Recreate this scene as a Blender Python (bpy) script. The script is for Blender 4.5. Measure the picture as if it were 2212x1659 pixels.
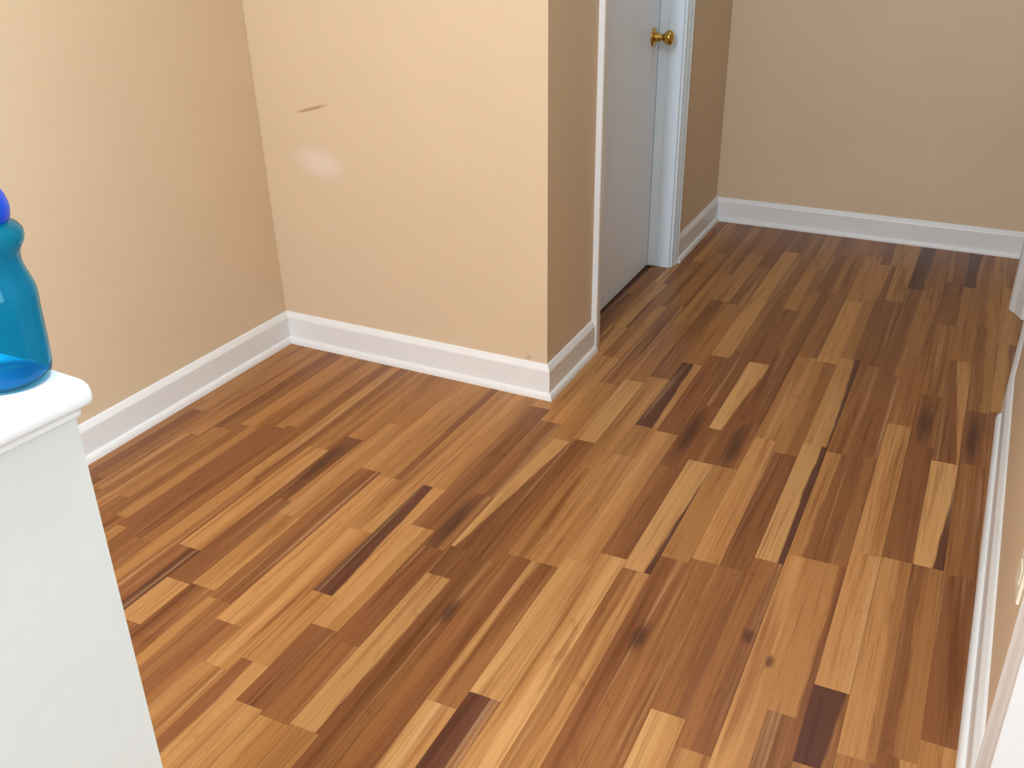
import bpy, bmesh, math, random
from mathutils import Vector, Matrix

# ------------------------------------------------------------------ clear
for o in list(bpy.data.objects):
    bpy.data.objects.remove(o, do_unlink=True)
scene = bpy.context.scene
COL = scene.collection

# ------------------------------------------------------------------ camera
cam_d = bpy.data.cameras.new('camera')
cam_d.sensor_width = 36.0
cam_d.lens = 2057.59 / 2212.0 * 36.0
cam_d.clip_start = 0.02
cam = bpy.data.objects.new('camera', cam_d)
COL.objects.link(cam)
RV = Vector((0.90471542, 0.42579176, -0.01383435))
UV_ = Vector((-0.17906074, 0.40953012, 0.89455147))
FV = Vector((-0.38655823, 0.80683732, -0.4467508))
cam.matrix_world = Matrix(((RV.x, UV_.x, -FV.x, 0.0),
                           (RV.y, UV_.y, -FV.y, 0.0),
                           (RV.z, UV_.z, -FV.z, 1.3164),
                           (0, 0, 0, 1)))
scene.camera = cam

# ------------------------------------------------------------------ world, daylight, exposure
world = bpy.data.worlds.new('world')
scene.world = world
world.use_nodes = True
bg = world.node_tree.nodes['Background']
bg.inputs['Color'].default_value = (0.62, 0.78, 1.0, 1)
bg.inputs['Strength'].default_value = 1.0


def area_light(name, loc, direction, sx, sy, power, color):
    d = bpy.data.lights.new(name, 'AREA')
    d.shape = 'RECTANGLE'
    d.size, d.size_y, d.energy, d.color = sx, sy, power, color
    o = bpy.data.objects.new(name, d)
    COL.objects.link(o)
    o.location = loc
    o.rotation_euler = Vector(direction).to_track_quat('-Z', 'Z').to_euler()
    return o


# daylight entering by the window of the room on the right
area_light('window_daylight', (3.12, 0.0, 1.70), (-1, 0, -0.12), 1.3, 1.3, 82.0, (0.66, 0.85, 1.0))

vs = scene.view_settings
vs.view_transform = 'Standard'
vs.look = 'None'
vs.gamma = 1.0
vs.use_curve_mapping = False
vs.exposure = 0.0

# ------------------------------------------------------------------ helpers


def lin(r, g, b):
    def c(v):
        v /= 255.0
        return v / 12.92 if v <= 0.04045 else ((v + 0.055) / 1.055) ** 2.4
    return (c(r), c(g), c(b), 1.0)


def tag(o, label=None, cat=None, group=None, kind=None):
    if label:
        o['label'] = label
    if cat:
        o['category'] = cat
    if group:
        o['group'] = group
    if kind:
        o['kind'] = kind
    return o


def link(name, me, mat=None, parent=None, smooth=False):
    o = bpy.data.objects.new(name, me)
    COL.objects.link(o)
    if mat:
        me.materials.append(mat)
    if parent:
        o.parent = parent
    if smooth:
        for pl in me.polygons:
            pl.use_smooth = True
    return o


def mesh_from(name, verts, faces):
    me = bpy.data.meshes.new(name)
    me.from_pydata([tuple(v) for v in verts], [], faces)
    me.validate()
    bm = bmesh.new()
    bm.from_mesh(me)
    bmesh.ops.recalc_face_normals(bm, faces=bm.faces)
    bm.to_mesh(me)
    bm.free()
    me.update()
    return me


def prism_mesh(name, foot, z0, z1, top_shift=(0, 0), bevel=0.0):
    n = len(foot)
    v = [(x, y, z0) for x, y in foot] + [(x + top_shift[0], y + top_shift[1], z1) for x, y in foot]
    f = [tuple(range(n - 1, -1, -1)), tuple(range(n, 2 * n))]
    for i in range(n):
        j = (i + 1) % n
        f.append((i, j, n + j, n + i))
    me = mesh_from(name, v, f)
    if bevel:
        bm = bmesh.new()
        bm.from_mesh(me)
        bmesh.ops.bevel(bm, geom=bm.edges[:], offset=bevel, segments=2, affect='EDGES', profile=0.5)
        bm.to_mesh(me)
        bm.free()
    return me


def box_mesh(name, x0, x1, y0, y1, z0, z1, bevel=0.0):
    return prism_mesh(name, [(x0, y0), (x1, y0), (x1, y1), (x0, y1)], z0, z1, bevel=bevel)


def lathe_mesh(name, prof, seg=48, axis='Z', origin=(0, 0, 0)):
    """prof: list of (radius, height); radius 0 at an end closes it."""
    verts, faces, rings = [], [], []
    for r, h in prof:
        if r <= 1e-6:
            rings.append([len(verts)])
            verts.append((0, 0, h))
        else:
            ring = []
            for i in range(seg):
                a = 2 * math.pi * i / seg
                ring.append(len(verts))
                verts.append((r * math.cos(a), r * math.sin(a), h))
            rings.append(ring)
    for a, b in zip(rings, rings[1:]):
        if len(a) == 1 and len(b) == 1:
            continue
        if len(a) == 1:
            for i in range(seg):
                faces.append((a[0], b[i], b[(i + 1) % seg]))
        elif len(b) == 1:
            for i in range(seg):
                faces.append((a[i], a[(i + 1) % seg], b[0]))
        else:
            for i in range(seg):
                j = (i + 1) % seg
                faces.append((a[i], a[j], b[j], b[i]))
    if axis == 'X':
        verts = [(z, x, y) for x, y, z in verts]
    verts = [(x + origin[0], y + origin[1], z + origin[2]) for x, y, z in verts]
    return mesh_from(name, verts, faces)


def sweep_mesh(name, path, i0, i1, prof, end_in=0.0, end_out=0.0):
    """Sweep a profile (offset from wall, height) along path[i0..i1]; the room lies to the right of the walk.
    Corners that the path shares with its neighbours are mitred."""
    def nrm(a, b):
        d = Vector((b[0] - a[0], b[1] - a[1])).normalized()
        return Vector((d.y, -d.x))
    rings = []
    for i in range(i0, i1 + 1):
        ns = []
        if i > 0:
            ns.append(nrm(path[i - 1], path[i]))
        if i < len(path) - 1:
            ns.append(nrm(path[i], path[i + 1]))
        if len(ns) == 2:
            m = (ns[0] + ns[1])
            m = m / max(1e-6, m.dot(ns[0]))
        else:
            m = ns[0]
        rings.append([(path[i][0] + m.x * d, path[i][1] + m.y * d, z) for d, z in prof])
    n = len(prof)
    v = [p for r in rings for p in r]
    f = []
    for a in range(len(rings) - 1):
        for k in range(n):
            l = (k + 1) % n
            f.append((a * n + k, a * n + l, (a + 1) * n + l, (a + 1) * n + k))
    f.append(tuple(range(n)))
    f.append(tuple((len(rings) - 1) * n + k for k in range(n - 1, -1, -1)))
    return mesh_from(name, v, f)


# ------------------------------------------------------------------ materials


def new_mat(name):
    m = bpy.data.materials.new(name)
    m.use_nodes = True
    nt = m.node_tree
    return m, nt, nt.nodes['Principled BSDF']


def N(nt, typ, **kw):
    n = nt.nodes.new(typ)
    for k, v in kw.items():
        setattr(n, k, v)
    return n


def math_node(nt, op, a, b=None, clamp=False):
    n = N(nt, 'ShaderNodeMath', operation=op)
    n.use_clamp = clamp
    for i, v in enumerate((a, b)):
        if v is None:
            continue
        if isinstance(v, (int, float)):
            n.inputs[i].default_value = v
        else:
            nt.links.new(v, n.inputs[i])
    return n.outputs[0]


def mix_col(nt, fac, a, b, blend='MIX'):
    n = N(nt, 'ShaderNodeMix', data_type='RGBA', blend_type=blend)
    for sock, v in ((n.inputs[0], fac), (n.inputs[6], a), (n.inputs[7], b)):
        if isinstance(v, (int, float, tuple)):
            sock.default_value = v
        else:
            nt.links.new(v, sock)
    return n.outputs[2]


def paint(name, col, rough=0.6, var=0.06, bump=0.05, scale=220.0, spec=0.4):
    m, nt, b = new_mat(name)
    tc = N(nt, 'ShaderNodeTexCoord')
    n1 = N(nt, 'ShaderNodeTexNoise')
    n1.inputs['Scale'].default_value = 2.3
    n1.inputs['Detail'].default_value = 4.0
    nt.links.new(tc.outputs['Object'], n1.inputs['Vector'])
    n2 = N(nt, 'ShaderNodeTexNoise')
    n2.inputs['Scale'].default_value = scale
    n2.inputs['Detail'].default_value = 3.0
    nt.links.new(tc.outputs['Object'], n2.inputs['Vector'])
    dark = tuple(c * (1 - var) for c in col[:3]) + (1,)
    lite = tuple(min(1, c * (1 + var)) for c in col[:3]) + (1,)
    c = mix_col(nt, n1.outputs['Fac'], dark, lite)
    nt.links.new(c, b.inputs['Base Color'])
    b.inputs['Roughness'].default_value = rough
    b.inputs['Specular IOR Level'].default_value = spec
    bp = N(nt, 'ShaderNodeBump')
    bp.inputs['Strength'].default_value = bump
    bp.inputs['Distance'].default_value = 0.002
    nt.links.new(n2.outputs['Fac'], bp.inputs['Height'])
    nt.links.new(bp.outputs['Normal'], b.inputs['Normal'])
    return m, nt, b, c


TAN = lin(215, 190, 158)
m_wall = paint('tan_wall_paint', TAN)[0]
m_ceiling = paint('white_ceiling_paint', lin(232, 228, 220))[0]
m_trim = paint('white_trim_paint', lin(232, 230, 228), rough=0.35, var=0.03, bump=0.03, scale=60)[0]
m_door = paint('white_door_skylight_tint', lin(234, 240, 250), rough=0.4, var=0.03, bump=0.04, scale=90)[0]  # white door; the blue cast of the skylight is put into its colour
m_post = paint('white_half_wall_paint', lin(226, 228, 224), rough=0.5, var=0.03, bump=0.25, scale=40)[0]
m_cap = paint('white_cap_overexposed', lin(249, 252, 252), rough=0.35, var=0.01, bump=0.03, scale=60)[0]  # whiter than the body: the cap's overexposed brightness is put into its colour
m_jamb = paint('white_jamb_skylight_tint', lin(228, 240, 250), rough=0.35, var=0.02, bump=0.03, scale=60)[0]  # white jambs and far casing with the cool skylight tint mixed into the paint
m_plate = paint('ivory_plastic', lin(238, 230, 208), rough=0.3, var=0.01, bump=0.0)[0]

# back wall: tan paint with a brown scuff and a paler soft-edged patch
m_back, nt, b, c = paint('tan_wall_paint_scuffed', TAN)
tc = N(nt, 'ShaderNodeTexCoord')
sep = N(nt, 'ShaderNodeSeparateXYZ')
nt.links.new(tc.outputs['Object'], sep.inputs[0])
nz = N(nt, 'ShaderNodeTexNoise')
nz.inputs['Scale'].default_value = 22.0
nz.inputs['Detail'].default_value = 5.0
nt.links.new(tc.outputs['Object'], nz.inputs['Vector'])


def blot(cx, cz, rx, rz, ang, soft):
    ca, sa = math.cos(ang), math.sin(ang)
    dx = math_node(nt, 'SUBTRACT', sep.outputs['X'], cx)
    dz = math_node(nt, 'SUBTRACT', sep.outputs['Z'], cz)
    u = math_node(nt, 'ADD', math_node(nt, 'MULTIPLY', dx, ca / rx), math_node(nt, 'MULTIPLY', dz, sa / rx))
    v = math_node(nt, 'ADD', math_node(nt, 'MULTIPLY', dx, -sa / rz), math_node(nt, 'MULTIPLY', dz, ca / rz))
    d2 = math_node(nt, 'ADD', math_node(nt, 'MULTIPLY', u, u), math_node(nt, 'MULTIPLY', v, v))
    d = math_node(nt, 'ADD', math_node(nt, 'SQRT', d2), math_node(nt, 'MULTIPLY', math_node(nt, 'SUBTRACT', nz.outputs['Fac'], 0.5), 0.9))
    mr = N(nt, 'ShaderNodeMapRange', interpolation_type='SMOOTHSTEP')
    mr.inputs['From Min'].default_value = 1.0 + soft
    mr.inputs['From Max'].default_value = 1.0 - soft
    nt.links.new(d, mr.inputs['Value'])
    return mr.outputs['Result']


c = mix_col(nt, math_node(nt, 'MULTIPLY', blot(-1.775, 0.628, 0.072, 0.036, -0.15, 0.75), 0.55), c, lin(232, 214, 200))
c = mix_col(nt, math_node(nt, 'MULTIPLY', blot(-1.786, 0.790, 0.056, 0.0045, 0.25, 0.5), 0.62), c, lin(150, 104, 74))
c = mix_col(nt, math_node(nt, 'MULTIPLY', blot(-1.066, 0.118, 0.008, 0.007, 0.0, 0.6), 0.5), c, lin(150, 130, 120))
nt.links.new(c, b.inputs['Base Color'])

# brass
m_brass, nt, b = new_mat('polished_brass')
b.inputs['Base Color'].default_value = lin(205, 165, 85)
b.inputs['Metallic'].default_value = 1.0
b.inputs['Roughness'].default_value = 0.16
tc = N(nt, 'ShaderNodeTexCoord')
nz = N(nt, 'ShaderNodeTexNoise')
nz.inputs['Scale'].default_value = 60
nt.links.new(tc.outputs['Object'], nz.inputs['Vector'])
nt.links.new(mix_col(nt, nz.outputs['Fac'], lin(190, 150, 74), lin(214, 176, 96)), b.inputs['Base Color'])

# bottle plastics
m_bottle, nt, b = new_mat('translucent_teal_plastic')
b.inputs['Base Color'].default_value = (0.10, 0.62, 0.86, 1)
b.inputs['Roughness'].default_value = 0.08
b.inputs['IOR'].default_value = 1.2
b.inputs['Transmission Weight'].default_value = 0.93
tc = N(nt, 'ShaderNodeTexCoord')
nz = N(nt, 'ShaderNodeTexNoise')
nz.inputs['Scale'].default_value = 14
nt.links.new(tc.outputs['Object'], nz.inputs['Vector'])
nt.links.new(mix_col(nt, nz.outputs['Fac'], (0.03, 0.50, 0.77, 1), (0.05, 0.62, 0.90, 1)), b.inputs['Base Color'])
m_lid = paint('blue_plastic', lin(6, 80, 212), rough=0.35, var=0.04, bump=0.02)[0]

# lamp glass
m_lamp, nt, b = new_mat('lamp_glass')
b.inputs['Base Color'].default_value = (0.9, 0.95, 1, 1)
b.inputs['Emission Color'].default_value = (0.85, 0.93, 1.0, 1)
b.inputs['Emission Strength'].default_value = 3.0

m_glass, nt, b = new_mat('window_glass')
b.inputs['Roughness'].default_value = 0.0
b.inputs['Transmission Weight'].default_value = 1.0
b.inputs['IOR'].default_value = 1.05

# substrate seen in the joints
m_sub = paint('brown_joint', lin(98, 62, 38), rough=0.7, var=0.1)[0]

# laminate: every strip carries its two tones, their border and a knot as mesh attributes
m_wood, nt, b = new_mat('oak_laminate')


def attr(name):
    n = N(nt, 'ShaderNodeAttribute')
    n.attribute_name = name
    return n


aA, aB, aP, aK, aUV = attr('tone_a'), attr('tone_b'), attr('border'), attr('knot'), attr('strip_uv')
sP, sK, sU = N(nt, 'ShaderNodeSeparateXYZ'), N(nt, 'ShaderNodeSeparateXYZ'), N(nt, 'ShaderNodeSeparateXYZ')
nt.links.new(aP.outputs['Vector'], sP.inputs[0])
nt.links.new(aK.outputs['Vector'], sK.inputs[0])
nt.links.new(aUV.outputs['Vector'], sU.inputs[0])     # u 0..1 across, v metres along, w seed
u, v, w = sU.outputs['X'], sU.outputs['Y'], sU.outputs['Z']


def wood_noise(su, sv, detail=2.0, rough=0.5, dist=0.0, off=0.0):
    cv = N(nt, 'ShaderNodeCombineXYZ')
    nt.links.new(math_node(nt, 'MULTIPLY', u, su), cv.inputs[0])
    nt.links.new(math_node(nt, 'MULTIPLY', v, sv), cv.inputs[1])
    nt.links.new(math_node(nt, 'ADD', math_node(nt, 'MULTIPLY', w, 37.0), off), cv.inputs[2])
    n = N(nt, 'ShaderNodeTexNoise')
    n.inputs['Scale'].default_value = 1.0
    n.inputs['Detail'].default_value = detail
    n.inputs['Roughness'].default_value = rough
    n.inputs['Distortion'].default_value = dist
    nt.links.new(cv.outputs[0], n.inputs['Vector'])
    return n.outputs['Fac']


# border between heartwood and sapwood: runs from border.x (near end) to border.y (far end)
t = math_node(nt, 'DIVIDE', v, sP.outputs['Z'])
bl = math_node(nt, 'ADD', math_node(nt, 'MULTIPLY', sP.outputs['X'], math_node(nt, 'SUBTRACT', 1.0, t)), math_node(nt, 'MULTIPLY', sP.outputs['Y'], t))
bl = math_node(nt, 'ADD', bl, math_node(nt, 'MULTIPLY', math_node(nt, 'SUBTRACT', wood_noise(0.6, 6.0), 0.5), 0.24))
mr = N(nt, 'ShaderNodeMapRange', interpolation_type='SMOOTHSTEP')
mr.inputs['From Min'].default_value = -0.05
mr.inputs['From Max'].default_value = 0.05
nt.links.new(math_node(nt, 'SUBTRACT', u, bl), mr.inputs['Value'])
col = mix_col(nt, mr.outputs['Result'], aA.outputs['Color'], aB.outputs['Color'])


def darken(col, fac_sock, lo, hi, amount, tint=(0.50, 0.34, 0.22, 1)):
    m_ = N(nt, 'ShaderNodeMapRange', interpolation_type='SMOOTHSTEP')
    m_.inputs['From Min'].default_value = lo
    m_.inputs['From Max'].default_value = hi
    nt.links.new(fac_sock, m_.inputs['Value'])
    return mix_col(nt, math_node(nt, 'MULTIPLY', m_.outputs['Result'], amount), col, tint, 'MULTIPLY')


def lighten(col, fac_sock, lo, hi, amount, tint=(0.62, 0.36, 0.17, 1)):
    m_ = N(nt, 'ShaderNodeMapRange', interpolation_type='SMOOTHSTEP')
    m_.inputs['From Min'].default_value = lo
    m_.inputs['From Max'].default_value = hi
    nt.links.new(fac_sock, m_.inputs['Value'])
    return mix_col(nt, math_node(nt, 'MULTIPLY', m_.outputs['Result'], amount), col, tint)


col = darken(col, wood_noise(2.6, 1.3, 2.0, 0.55, 0.3, 3.0), 0.52, 0.70, 0.62)       # broad streaks
col = lighten(col, wood_noise(3.4, 1.1, 2.0, 0.5, 0.2, 9.0), 0.56, 0.74, 0.35)
col = darken(col, wood_noise(9.0, 2.4, 3.0, 0.6, 0.6, 15.0), 0.50, 0.66, 0.42)        # figure
col = darken(col, wood_noise(34.0, 7.0, 3.0, 0.6, 0.2, 21.0), 0.48, 0.66, 0.28)       # pores
col = darken(col, wood_noise(1.2, 5.5, 3.0, 0.6, 1.6, 27.0), 0.60, 0.74, 0.35)        # blotches
# knots
du = math_node(nt, 'DIVIDE', math_node(nt, 'MULTIPLY', math_node(nt, 'SUBTRACT', u, sK.outputs['X']), 0.064), sK.outputs['Z'])
dv = math_node(nt, 'DIVIDE', math_node(nt, 'SUBTRACT', v, sK.outputs['Y']), math_node(nt, 'MULTIPLY', sK.outputs['Z'], attr('knot_long').outputs['Fac']))
kd = math_node(nt, 'SQRT', math_node(nt, 'ADD', math_node(nt, 'MULTIPLY', du, du), math_node(nt, 'MULTIPLY', dv, dv)))
kd = math_node(nt, 'ADD', kd, math_node(nt, 'MULTIPLY', math_node(nt, 'SUBTRACT', wood_noise(11, 9, 4, 0.65, 0.5), 0.5), 1.5))
mk = N(nt, 'ShaderNodeMapRange', interpolation_type='SMOOTHSTEP')
mk.inputs['From Min'].default_value = 1.35
mk.inputs['From Max'].default_value = 0.25
nt.links.new(kd, mk.inputs['Value'])
col = mix_col(nt, math_node(nt, 'MULTIPLY', mk.outputs['Result'], 0.74), col, lin(62, 32, 22))
nt.links.new(col, b.inputs['Base Color'])
b.inputs['Roughness'].default_value = 0.34
b.inputs['Specular IOR Level'].default_value = 0.27
rn = N(nt, 'ShaderNodeMapRange')
rn.inputs['To Min'].default_value = 0.30
rn.inputs['To Max'].default_value = 0.42
nt.links.new(wood_noise(20.0, 6.0, 2.0), rn.inputs['Value'])
nt.links.new(rn.outputs['Result'], b.inputs['Roughness'])
bp = N(nt, 'ShaderNodeBump')
bp.inputs['Strength'].default_value = 0.05
bp.inputs['Distance'].default_value = 0.001
nt.links.new(wood_noise(34.0, 7.0, 3.0, 0.6, 0.2, 21.0), bp.inputs['Height'])
nt.links.new(bp.outputs['Normal'], b.inputs['Normal'])

# ------------------------------------------------------------------ room shell
H = 2.44
T = 0.12


def lx(y):            # face of the left wall
    return -1.9960 + (y - 1.49) * (0.011 / 0.89)


A0 = (lx(-2.5), -2.5)
A1 = (-1.985, 2.382)      # corner of left wall and back wall
A2 = (-1.006, 2.343)      # outside corner by the hall
A3 = (-1.006, 2.707)      # near casing of the door
A4 = (-1.005, 3.663)
A5 = (-1.005, 4.325)      # far corner of the hall
A6 = (0.42, 4.269)
R0 = (0.1915, 1.12)
R1 = (0.242, 2.787)
R2 = (0.306, 3.53)


def structure(name, me, mat, label=None, parent=None, smooth=False):
    o = link(name, me, mat, parent, smooth)
    if parent is None:
        o['kind'] = 'structure'
    if label:
        o['label'] = label
    return o


def wall_left_mesh():
    # this wall leans out a little towards the top
    s = -0.040
    return prism_mesh('wall_left', [A0, A1, (A1[0] - T, A1[1]), (A0[0] - T, A0[1])], -0.02, H, (s, 0))


structure('wall_left', wall_left_mesh(), m_wall, 'tan painted wall at the left behind the blue bottle')
structure('wall_back', prism_mesh('wall_back', [(A1[0] - T, A1[1] + 0.006), A1, A2, (A2[0], A2[1] + 0.10), (A1[0] - T, A1[1] + 0.10)], -0.02, H), m_back,
          'bright tan wall with a brown scuff mark')
structure('wall_closet', prism_mesh('wall_closet', [(-1.006, 2.4432), (-1.006, 2.770), (-1.126, 2.770), (-1.126, 2.4472)], -0.02, H), m_wall,
          'shaded tan wall end between the outside corner and the white door')
structure('wall_hall', prism_mesh('wall_hall', [(-1.005, 3.600), A5, (-1.125, 4.325), (-1.125, 3.600)], -0.02, H), m_wall,
          'narrow shaded tan wall beyond the white door')
structure('wall_header', box_mesh('wall_header', -1.126, -1.006, 2.770, 3.600, 2.06, H), m_wall, 'tan wall above the white door')
structure('wall_far', prism_mesh('wall_far', [(-1.125, A5[1] + 0.0047), A6, (A6[0], A6[1] + T), (-1.125, A5[1] + T)], -0.02, H), m_wall,
          'tan wall across the far end of the hall')
structure('wall_right', prism_mesh('wall_right', [R0, (R0[0] + T, R0[1]), (R1[0] + T, R1[1]), (R2[0] + T, R2[1]), R2, R1], -0.02, H), m_wall,
          'tan wall along the right edge of the floor')
structure('wall_right_far', prism_mesh('wall_right_far', [(0.285, 3.72), (0.426, 3.72), (0.42, 4.268), (0.285, 4.2735)], -0.02, H), m_wall,
          'short tan wall at the far right corner of the hall')
# the parts of the house behind and beside the camera
structure('wall_right_near', box_mesh('wall_right_near', 0.14, 0.26, -2.5, -0.85, -0.02, H), m_wall, 'tan wall beside the wide opening')
structure('wall_near', prism_mesh('wall_near', [(A0[0] - T, -2.62), (3.3, -2.62), (3.3, -2.5), (A0[0] - T, -2.5)], -0.02, H), m_wall, 'tan wall behind the camera')
structure('wall_side', box_mesh('wall_side', 3.18, 3.3, -2.5, -0.7, -0.02, H), m_wall, 'tan wall of the side room left of its window')
structure('wall_side', box_mesh('wall_side', 3.18, 3.3, 0.7, 1.5, -0.02, H), m_wall, 'tan wall of the side room right of its window')
structure('wall_side', box_mesh('wall_side', 3.18, 3.3, -0.7, 0.7, -0.02, 0.75), m_wall, 'tan wall of the side room below its window')
structure('wall_side', box_mesh('wall_side', 3.18, 3.3, -0.7, 0.7, 2.15, H), m_wall, 'tan wall of the side room above its window')
structure('wall_side_far', box_mesh('wall_side_far', R0[0] + T, 3.18, 1.38, 1.5, -0.02, H), m_wall, 'tan wall at the far end of the side room')
structure('ceiling', box_mesh('ceiling', -2.3, 3.3, -2.62, 4.5, H, H + 0.08), m_ceiling, 'white flat ceiling')


def window(name, axis, c, half, z0, z1, at, label):
    """Frame bars and two panes in a wall opening; axis X: the opening lies in a wall of constant x."""
    o = bpy.data.objects.new(name, None)
    COL.objects.link(o)
    o['kind'] = 'structure'
    o['label'] = label

    def bx(nm, a0, a1, b0, b1, d, mat):
        if axis == 'X':
            return link(nm, box_mesh(nm, at - d, at + d, a0, a1, b0, b1), mat, o)
        return link(nm, box_mesh(nm, a0, a1, at - d, at + d, b0, b1), mat, o)
    zm = (z0 + z1) / 2
    for a0, a1, b0, b1 in ((c - half, c - half + 0.05, z0, z1), (c + half - 0.05, c + half, z0, z1),
                           (c - half + 0.05, c + half - 0.05, z0, z0 + 0.05), (c - half + 0.05, c + half - 0.05, z1 - 0.05, z1),
                           (c - half + 0.05, c + half - 0.05, zm - 0.02, zm + 0.02)):
        bx('frame_bar', a0, a1, b0, b1, 0.03, m_trim)
    bx('pane', c - half + 0.05, c + half - 0.05, z0 + 0.05, zm - 0.02, 0.003, m_glass)
    bx('pane', c - half + 0.05, c + half - 0.05, zm + 0.02, z1 - 0.05, 0.003, m_glass)


window('window_1', 'X', 0.0, 0.7, 0.75, 2.15, 3.24, 'white framed window of the side room')

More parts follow.
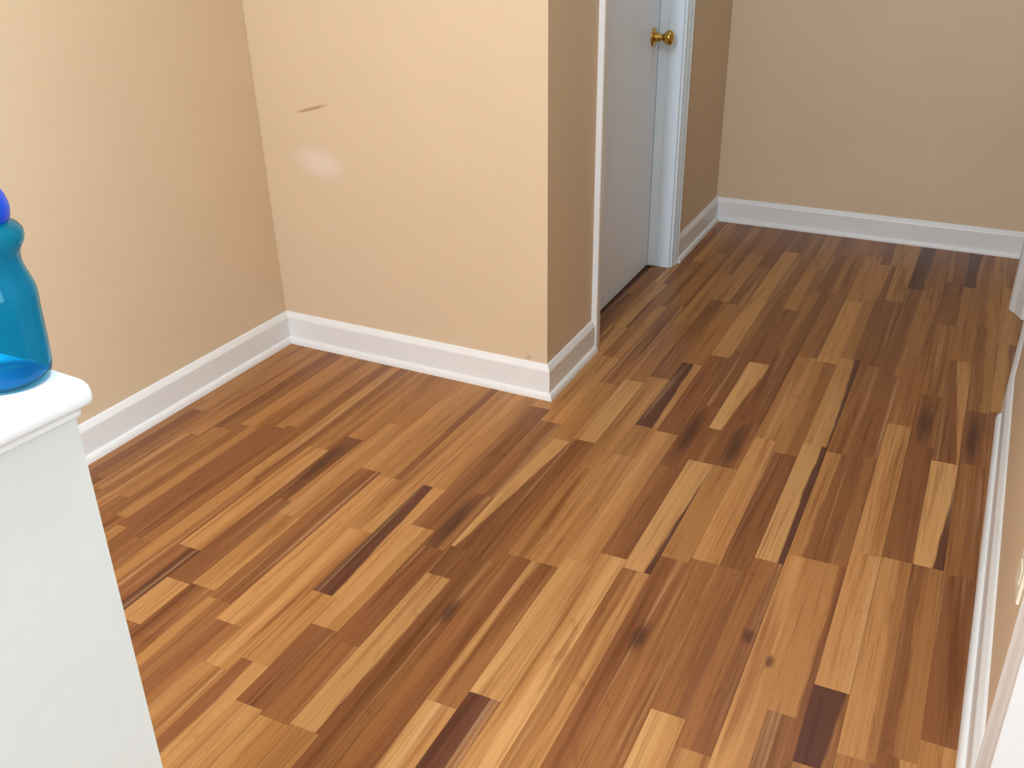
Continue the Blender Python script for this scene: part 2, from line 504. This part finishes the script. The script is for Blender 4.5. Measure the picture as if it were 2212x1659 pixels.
# ------------------------------------------------------------------ floor of laminate strips
X0, SW, Y0, TP = 0.117317, 0.0643333, 1.579666, 0.0157289
floor = structure('floor', box_mesh('floor', -2.3, 3.3, -2.62, 4.5, -0.06, -0.0075), m_sub, 'brown oak strip laminate floor')
TONE = {
    'L': (193, 143, 88), 'l': (179, 127, 74), 'm': (167, 115, 64), 'M': (156, 104, 57),
    'd': (144, 93, 50), 'D': (130, 80, 44), 'X': (92, 52, 34)}
STRIPS = {
    -3: [],
    -2: [],
    -1: [(1.40, 1.91, 'D'), (1.915, 2.42, 'd', 'D', .5, .7), (2.43, 2.75, 'D', 'd', .8, .95, (.40, .16, .019, 7.5))],
    0: [(1.34, 1.92, 'D', 'M', .4, .4), (1.925, 2.41, 'L', 'X', .66, 1.1), (2.415, 3.07, 'D', 'l', .95, .30), (3.10, 3.80, 'M'), (3.82, 4.32, 'X', 'M', .6, .8)],
    1: [(1.31, 1.92, 'l', 'M', .75, .6), (1.925, 2.48, 'D'), (2.485, 2.80, 'D', 'd', .7, .9, (.42, .13, .020, 6.0)), (2.81, 3.40, 'M')],
    2: [(1.26, 1.45, 'X', 'M', .75, .9), (1.46, 1.915, 'l'), (1.92, 2.57, 'l', 'm', .5, .6), (2.58, 3.10, 'd')],
    3: [(0.9, 1.355, 'D'), (1.36, 1.84, 'm', 'D', .78, .8), (1.85, 2.35, 'D', 'd', .5, .5), (2.36, 2.9, 'D'), (3.72, 4.32, 'X', 'D', .8, 1.)],
    4: [(0.9, 1.84, 'l', 'm', .7, .6, (.62, .585, .009)), (1.85, 2.34, 'm', 'D', .5, .6), (2.35, 2.95, 'd'), (3.56, 4.11, 'm')],
    5: [(0.8, 1.205, 'l', 'm', .5, .5), (1.21, 1.80, 'd', 'D', .4, .7, (.75, .33, .012)), (1.805, 2.365, 'L', 'X', .80, .72), (2.37, 2.98, 'l', 'X', .95, .72)],
    6: [(0.8, 1.27, 'L', 'l', .5, .5), (1.275, 1.74, 'd', 'D', .6, .8), (1.745, 2.28, 'D'), (2.29, 2.91, 'm', 'd', .5, .5), (2.92, 3.39, 'l'), (3.5, 4.05, 'm')],
    7: [(0.9, 1.74, 'd', 'M', .85, .8), (1.745, 2.34, 'l', 'm', .6, .5), (2.35, 2.94, 'M', 'm', .5, .6)],
    8: [(0.9, 1.72, 'D', 'd', .7, .6, (.72, .55, .017, 3.0)), (1.725, 2.15, 'm'), (2.16, 2.42, 'D', 'd', .75, .95, (.38, .13, .020, 6.5)), (2.43, 2.95, 'D')],
    9: [(0.9, 1.645, 'M', 'l', .55, .55), (1.65, 2.15, 'L', 'X', .74, 1.05), (2.16, 2.34, 'D'), (2.35, 2.83, 'L', 'D', .5, 1.05)],
    10: [(0.8, 1.67, 'l', 'L', .5, .5), (1.68, 2.10, 'd', 'D', .5, .5), (2.105, 2.47, 'D', 'D', .9, .75, (.40, .20, .022, 7.0)), (2.48, 2.90, 'D')],
    11: [(0.7, 1.17, 'X', 'D', .6, .9), (1.175, 1.62, 'L', 'l', .5, .5), (1.63, 2.27, 'l', 'm', .6, .6), (2.275, 2.72, 'D'), (2.83, 3.34, 'l'), (3.38, 3.98, 'l')],
    12: [(0.7, 1.12, 'L', 'l', .5, .5), (1.125, 1.58, 'l', 'd', .28, .32), (1.59, 2.10, 'l', 'm', .4, .5), (2.11, 2.28, 'm'), (2.285, 2.73, 'X', 'l', .80, .55), (2.74, 3.30, 'M')],
    13: [(0.7, 1.58, 'd', 'D', .5, .5), (1.59, 2.0, 'm', 'l', .6, .6), (2.01, 2.60, 'm', 'l', .5, .45)],
    14: [(0.7, 1.54, 'D', 'd', .6, .6, (.72, .66, .016, 3.0)), (1.55, 2.13, 'D', 'd', .6, .6), (2.14, 2.55, 'L')],
    15: [(0.7, .965, 'm'), (.97, 1.45, 'L', 'D', .86, .95), (1.455, 1.56, 'D'), (1.565, 2.11, 'L', 'D', .15, 1.0), (2.12, 2.50, 'm')],
    16: [(.5, .96, 'l', 'm', .5, .5), (.965, 1.185, 'd'), (1.19, 1.535, 'D'), (1.54, 1.78, 'D', 'd', .62, .62, (.35, .11, .020, 6.0)), (1.785, 2.2, 'd', 'D', .5, .5)],
    17: [(.5, .97, 'm', 'l', .5, .5), (.975, 1.205, 'D'), (1.21, 1.595, 'l', 'm', .5, .6), (1.60, 2.27, 'd', 'D', .3, .5)],
    18: [(.5, 1.06, 'D', 'l', .4, .5), (1.07, 1.295, 'm'), (1.30, 1.76, 'X', 'l', .80, .45), (1.765, 2.34, 'l', 'm', .5, .5)],
    19: [(.5, 1.02, 'm', 'M', .5, .5), (1.03, 1.52, 'l', 'm', .5, .5), (1.53, 2.34, 'm', 'l', .5, .5)],
    20: [(.5, 1.13, 'D', 'd', .5, .6), (1.14, 1.75, 'l', 'm', .75, .75), (1.76, 2.34, 'm', 'D', .7, .6)],
    21: [(.5, 1.18, 'm', 'd', .4, .4), (1.19, 1.76, 'd', 'D', .4, .4), (1.77, 2.34, 'l', 'm', .5, .5)],
    22: [(.5, 1.205, 'D', 'd', .5, .5), (1.21, 1.50, 'm', 'l', .5, .5), (1.51, 2.0, 'l', 'm', .6, .6), (2.01, 2.35, 'M')],
    23: [(.6, 1.055, 'D', 'd', .5, .5), (1.06, 1.20, 'l'), (1.205, 1.56, 'D'), (1.565, 1.89, 'D', 'm', .75, .80, (.35, .19, .018, 8.0)), (1.895, 2.35, 'm', 'M', .4, .4)],
    24: [(.7, 1.30, 'D', 'X', .5, .6), (1.31, 1.80, 'l', 'm', .6, .6), (1.81, 2.35, 'm')],
    25: [(.7, 1.60, 'm', 'd', .6, .6), (1.61, 2.35, 'l', 'd', .6, .5)],
    26: [(.7, 1.28, 'd'), (1.29, 1.87, 'D', 'd', .5, .5), (1.88, 2.35, 'm', 'd', .4, .4)],
    27: [(.7, 1.30, 'm', 'D', .5, .5), (1.31, 1.85, 'D'), (1.86, 2.36, 'd', 'm', .5, .5)],
    28: [(.7, 1.33, 'd'), (1.34, 1.82, 'd', 'm', .5, .5), (1.83, 2.36, 'm')],
    29: [(.8, 1.40, 'm', 'd', .5, .5), (1.41, 1.78, 'm'), (1.79, 2.36, 'D', 'd', .5, .5)],
    30: [(.8, 1.40, 'd'), (1.41, 1.72, 'm', 'd', .6, .6), (1.73, 2.36, 'M', 'm', .5, .5)],
    31: [(.8, 1.44, 'd', 'D', .5, .5), (1.45, 1.84, 'D', 'd', .5, .5), (1.85, 2.36, 'm')],
    32: [(1.3, 1.90, 'm', 'M', .5, .5), (1.91, 2.36, 'm')],
}
rng = random.Random(7)
YMIN = 0.12


def fill(lo, hi, hall):
    out = []
    y = lo
    tones = 'DDDddMMm' if hall else 'DDdMMmmll'
    while hi - y > 0.02:
        L = rng.uniform(0.42, 0.72)
        if hi - (y + L) < 0.22:
            L = hi - y
        a, c2 = rng.choice(tones), rng.choice(tones)
        f0 = rng.uniform(.25, .85)
        out.append((y, y + L - 0.004, a, c2, f0, f0 + rng.uniform(-.25, .25)))
        y += L
    return out


def strip_mesh(k, ya, yb, spec):
    a = spec[2]
    c2 = spec[3] if len(spec) > 3 else a
    fn, ff = (spec[4], spec[5]) if len(spec) > 5 else (0.5, 0.5)
    kn = spec[6] if len(spec) > 6 else (0.5, -9.0, 0.01)
    kl = kn[3] if len(kn) > 3 else 2.1
    g_r = 0.0003 if (k - 2) % 3 == 0 else 0.00008       # board seams are wider than printed strip lines
    g_l = 0.0003 if (k - 1) % 3 == 0 else 0.00008
    xr, xl = X0 - k * SW - g_r, X0 - (k + 1) * SW + g_l
    v = []
    for z in (-0.008, 0.0):
        for x, y in ((xl, ya), (xr, ya), (xr, yb), (xl, yb)):
            v.append((x + TP * (y - Y0), y, z))
    f = [(3, 2, 1, 0), (4, 5, 6, 7), (0, 1, 5, 4), (1, 2, 6, 5), (2, 3, 7, 6), (3, 0, 4, 7)]
    me = bpy.data.meshes.new('plank')
    me.from_pydata(v, [], f)
    jit = rng.uniform(0.93, 1.07)
    seed = rng.random()

    def put(name, vals, typ='FLOAT_VECTOR'):
        at = me.attributes.new(name, typ, 'POINT')
        key = {'FLOAT_COLOR': 'color', 'FLOAT': 'value'}.get(typ, 'vector')
        for i, val in enumerate(vals):
            setattr(at.data[i], key, val)
    ca = tuple(c * jit for c in lin(*TONE[a])[:3]) + (1,)
    cb = tuple(c * jit for c in lin(*TONE[c2])[:3]) + (1,)
    put('tone_a', [ca] * 8, 'FLOAT_COLOR')
    put('tone_b', [cb] * 8, 'FLOAT_COLOR')
    L = yb - ya
    put('border', [(fn, ff, L)] * 8)
    put('knot', [(kn[0], kn[1], kn[2])] * 8)
    put('knot_long', [kl] * 8, 'FLOAT')
    put('strip_uv', [(0, 0, seed), (1, 0, seed), (1, L, seed), (0, L, seed)] * 2)
    me.update()
    return me


n_strips = 0
for k in sorted(STRIPS):
    xc = X0 - (k + 0.5) * SW
    ymax = 4.345 if k <= 13 else (4.335 if k <= 17 else 2.372)
    if k == -3:
        ymin = 2.9
    elif k == -2:
        ymin = 1.0
    else:
        ymin = YMIN
    rows = [r for r in STRIPS[k]]
    out = []
    y = ymin
    for r in rows:
        ya, yb = r[0], min(r[1], ymax)
        if ya - y > 0.25:
            out += fill(y, ya, y > 2.3)
        elif out and ya > y:
            p = out[-1]
            out[-1] = (p[0], ya - 0.001) + tuple(p[2:])
        elif ya > y:
            ya = y
        out.append((ya, yb) + tuple(r[2:]))
        y = yb
    if ymax - y > 0.25:
        out += fill(y, ymax, y > 2.3)
    elif ymax > y:
        p = out[-1]
        out[-1] = (p[0], ymax) + tuple(p[2:])
    if k == 18:
        out += fill(2.74, 3.63, True)
    prev = None
    for i, r in enumerate(out):
        ya, yb = r[0], r[1]
        nxt = out[i + 1][0] if i + 1 < len(out) else None
        if nxt is not None and 0 < nxt - yb < 0.2:
            yb = nxt
        link('plank', strip_mesh(k, ya + 0.00015, yb - 0.00015, r), m_wood, floor)
        n_strips += 1
print('strips', n_strips)

# ------------------------------------------------------------------ baseboards
BH = 0.108
BOARD = [(0, 0), (0, BH), (0.0030, BH), (0.0055, BH - 0.0025), (0.0125, BH - 0.0150), (0.0140, BH - 0.0195), (0.0140, 0)]


def shoe_prof(d0=0.0140, w_=0.0120, h=0.021):
    pts = [(d0, 0)]
    for i in range(7):
        a = math.pi / 2 * (1 - i / 6)
        pts.append((d0 + w_ * math.cos(a), h * math.sin(a)))
    return pts


def baseboard(name, path, i0, i1, label, shoe=True, shoe_path=None):
    o = structure(name, sweep_mesh(name, path, i0, i1, BOARD), m_trim, label)
    if shoe:
        sp = shoe_path or path
        link('shoe_moulding', sweep_mesh('shoe_moulding', sp, i0, i1, shoe_prof()), m_trim, o)
    return o


PATH1 = [A0, A1, A2, A3]
baseboard('baseboard_left', PATH1, 0, 1, 'white baseboard along the left wall')
baseboard('baseboard_back', PATH1, 1, 2, 'white baseboard along the bright scuffed wall')
baseboard('baseboard_closet', [A1, (A2[0], A2[1] + 0.0016), A3], 1, 2, 'short white baseboard between outside corner and door casing')
PATH2 = [A4, A5, (0.285, 4.2743)]
baseboard('baseboard_hall', PATH2, 0, 1, 'short white baseboard on the shaded wall beyond the door')
baseboard('baseboard_far', PATH2, 1, 2, 'white baseboard across the far end of the hall')
PATH3 = [R2, R1, (0.1937, 1.192)]
bb = baseboard('baseboard_right', PATH3, 0, 2, 'white baseboard along the right wall', shoe=False)
sh = [(0.2402, 2.728), (0.1937, 1.192)]
link('shoe_moulding', sweep_mesh('shoe_moulding', sh, 0, 1, shoe_prof()), m_trim, bb)

# ------------------------------------------------------------------ door with jambs and casings
door = bpy.data.objects.new('door_1', None)
COL.objects.link(door)
door['kind'] = 'structure'
door['label'] = 'plain white door with a brass knob'
door.location = (0, 0, 0)
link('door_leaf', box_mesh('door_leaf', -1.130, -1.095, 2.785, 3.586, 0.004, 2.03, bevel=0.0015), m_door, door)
ko = (-1.095, 3.518, 0.892)
knob = link('knob', lathe_mesh('knob', [(0, 0.000), (0.0335, 0.000), (0.0335, 0.003), (0.031, 0.006), (0.0185, 0.009), (0.0150, 0.013),
                                        (0.0165, 0.019), (0.0150, 0.024), (0.0115, 0.029), (0.0110, 0.034), (0.0140, 0.039), (0.0205, 0.045), (0.0255, 0.052),
                                        (0.0270, 0.060), (0.0255, 0.067), (0.0200, 0.072), (0.0100, 0.0745), (0, 0.075)], 40, 'X', ko), m_brass, door, True)
knob['label'] = 'polished brass door knob with round rosette'
# jamb lining
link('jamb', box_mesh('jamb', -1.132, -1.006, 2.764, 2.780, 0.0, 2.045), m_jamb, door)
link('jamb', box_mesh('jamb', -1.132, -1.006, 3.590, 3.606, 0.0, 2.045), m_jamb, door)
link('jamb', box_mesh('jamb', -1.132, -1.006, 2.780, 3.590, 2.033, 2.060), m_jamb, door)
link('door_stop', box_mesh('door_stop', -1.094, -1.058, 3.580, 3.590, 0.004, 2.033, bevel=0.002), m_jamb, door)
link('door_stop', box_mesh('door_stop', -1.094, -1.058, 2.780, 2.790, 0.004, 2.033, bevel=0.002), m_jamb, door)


def casing_mesh(name, y_out, y_in, z1):
    x = -1.006
    s = 1 if y_in > y_out else -1
    foot = [(x, y_out), (x + 0.0165, y_out), (x + 0.0185, y_out + s * 0.003), (x + 0.0185, y_out + s * 0.008), (x + 0.0155, y_out + s * 0.014),
            (x + 0.0150, y_out + s * 0.030), (x + 0.0105, y_out + s * 0.045), (x + 0.0085, y_in), (x, y_in)]
    if s < 0:
        foot = foot[::-1]
    return prism_mesh(name, foot, 0.0, z1)


structure('trim_1', casing_mesh('trim_1', 2.707, 2.768, 2.11), m_trim, 'white door casing nearest the outside corner')
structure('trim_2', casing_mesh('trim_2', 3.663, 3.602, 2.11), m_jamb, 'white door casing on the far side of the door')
structure('trim_3', box_mesh('trim_3', -1.006, -0.990, 2.766, 3.604, 2.05, 2.11), m_trim, 'white casing above the door')

# casing of the door at the far right of the hall
structure('trim_4', prism_mesh('trim_4', [(0.243, 3.639), (0.247, 3.628), (0.262, 3.604), (0.281, 3.552), (0.300, 3.538), (0.425, 3.560), (0.425, 3.720), (0.246, 3.720)], 0.0, 2.1, bevel=0.002), m_trim,
          'white casing at the far right corner of the hall')
# casing and jamb of the wide opening at the near right
structure('trim_5', prism_mesh('trim_5', [(R0[0] + 0.002, 1.190), (R0[0] - 0.015, 1.190), (R0[0] - 0.017, 1.186), (R0[0] - 0.014, 1.170), (R0[0] - 0.012, 1.140), (R0[0] - 0.014, 1.128), (R0[0] - 0.012, 1.112), (R0[0] + 0.002, 1.112)], 0.0, 2.1), m_trim,
          'white casing at the lower right beside the tan wall')
structure('trim_6', box_mesh('trim_6', R0[0] - 0.012, R0[0] + T + 0.012, 1.098, 1.119, 0.0, 2.1, bevel=0.002), m_trim, 'white jamb of the opening at the lower right')

# ------------------------------------------------------------------ wall plate on the right wall
pl = bpy.data.objects.new('outlet_plate', None)
COL.objects.link(pl)
pl.location = (0.2006, 1.408, 0.405)
tag(pl, 'ivory wall outlet plate low on the tan wall at the right edge', 'outlet plate')
pm = link('plate', box_mesh('plate', -0.006, 0.001, -0.035, 0.035, -0.058, 0.058, bevel=0.002), m_plate, pl)
for dz in (-0.02, 0.02):
    link('socket', box_mesh('socket', -0.0072, -0.005, -0.016, 0.016, dz - 0.014, dz + 0.014, bevel=0.0005), m_plate, pl)

# ------------------------------------------------------------------ half wall with moulded cap
hw = bpy.data.objects.new('half_wall', None)
COL.objects.link(hw)
hw.location = (-0.722, 0.543, 0.0)
hw.rotation_euler = (0, 0, math.radians(-5.0))
tag(hw, 'white painted half wall with moulded cap under the blue bottle', 'half wall')
link('body', box_mesh('body', -0.116, 0.0, -1.30, 0.0, 0.0, 0.897), m_post, hw)


def ring_cap(name, prof, x0, x1, y0, y1):
    """prof: (overhang, z) from bottom to top; rounded plan corners come with the overhang."""
    rings = []
    v, f = [], []
    for ov, z in prof:
        ring = []
        rc = 0.009
        for cx, cy, a0 in ((x1 + ov - rc, y1 + ov - rc, 0), (x0 - ov + rc, y1 + ov - rc, 90), (x0 - ov + rc, y0 - ov + rc, 180), (x1 + ov - rc, y0 - ov + rc, 270)):
            for i in range(5):
                a = math.radians(a0 + 90 * i / 4)
                ring.append(len(v))
                v.append((cx + rc * math.cos(a), cy + rc * math.sin(a), z))
        rings.append(ring)
    n = len(rings[0])
    for a, b_ in zip(rings, rings[1:]):
        for i in range(n):
            j = (i + 1) % n
            f.append((a[i], a[j], b_[j], b_[i]))
    f.append(tuple(reversed(rings[0])))
    f.append(tuple(rings[-1]))
    return mesh_from(name, v, f)


link('cap_moulding', ring_cap('cap_moulding', [(0.004, 0.8890), (0.0065, 0.8900), (0.0070, 0.8935), (0.0072, 0.8965), (0.0085, 0.8985), (0.0110, 0.9000), (0.0110, 0.9010)], -0.116, 0.0, -1.30, 0.0), m_cap, hw, True)
link('cap', ring_cap('cap', [(0.006, 0.9005), (0.0128, 0.9010), (0.0150, 0.9028), (0.0158, 0.9060), (0.0160, 0.9100), (0.0157, 0.9145), (0.0148, 0.9190), (0.0130, 0.9228), (0.0104, 0.9254), (0.0070, 0.9266), (0.0020, 0.9270), (-0.006, 0.9271)], -0.116, 0.0, -1.30, 0.0), m_cap, hw, True)

# ------------------------------------------------------------------ bottle
bt = bpy.data.objects.new('water_bottle', None)
COL.objects.link(bt)
bt.location = (-0.774, 0.522, 0.9272)
bt.scale = (1.0237, 1.0237, 1.0237)
tag(bt, 'translucent teal plastic water bottle with a blue lid standing on the half wall', 'bottle')
OUT = [(0, 0.003), (0.020, 0.002), (0.030, 0.0), (0.0345, 0.001), (0.0378, 0.005), (0.0396, 0.012), (0.0402, 0.020), (0.0408, 0.035), (0.0412, 0.052), (0.0417, 0.070),
       (0.0422, 0.080), (0.0415, 0.087), (0.0400, 0.0925), (0.0380, 0.099), (0.0360, 0.107), (0.0356, 0.112), (0.0362, 0.118), (0.0382, 0.123), (0.0415, 0.128), (0.0430, 0.133), (0.0425, 0.138),
       (0.0395, 0.1425), (0.0345, 0.1455), (0.0300, 0.147), (0.0300, 0.150)]
INN = [(r - 0.0014, z) for r, z in OUT[::-1] if z >= 0.005 and r > 0.01] + [(0.028, 0.0055), (0, 0.0055)]
link('bottle_body', lathe_mesh('bottle_body', OUT + INN, 64), m_bottle, bt, True)
lid = link('lid', lathe_mesh('lid', [(0, 0.1475), (0.0340, 0.1475), (0.0350, 0.149), (0.0362, 0.154), (0.0366, 0.160), (0.0350, 0.168), (0.0318, 0.175), (0.0265, 0.182), (0.0190, 0.187), (0.0100, 0.1895), (0, 0.190)], 48), m_lid, bt, True)
lid['label'] = 'bright blue domed lid'

# ------------------------------------------------------------------ ceiling lamps


def ceiling_lamp(x, y, power, color, label):
    lamp = bpy.data.objects.new('ceiling_lamp', None)
    COL.objects.link(lamp)
    lamp.location = (x, y, H)
    tag(lamp, label, 'ceiling lamp', 'flush ceiling lamps')
    link('base_plate', lathe_mesh('base_plate', [(0, 0), (0.15, 0), (0.15, -0.02), (0.14, -0.03), (0, -0.03)], 40), m_brass, lamp, True)
    link('glass_shade', lathe_mesh('glass_shade', [(0.135, -0.03), (0.132, -0.06), (0.115, -0.085), (0.08, -0.10), (0.04, -0.107), (0, -0.109)], 40), m_lamp, lamp, True)
    ld = bpy.data.lights.new('ceiling_lamp_bulb', 'POINT')
    ld.energy = power
    ld.color = color
    ld.shadow_soft_size = 0.10
    lo = bpy.data.objects.new('ceiling_lamp_bulb', ld)
    COL.objects.link(lo)
    lo.location = (x, y, H - 0.22)


ceiling_lamp(-0.76, -1.20, 228.0, (0.67, 0.81, 1.0), 'round flush ceiling lamp behind the half wall')
ceiling_lamp(-0.50, 1.00, 29.0, (0.76, 0.90, 1.0), 'round flush ceiling lamp in front of the scuffed wall')
ceiling_lamp(-0.30, 3.30, 7.0, (0.38, 0.70, 1.0), 'added cool fill lamp, round and flush, in the hall beside the white door')  # unseen fixture, added to bring cool fill light into the hall
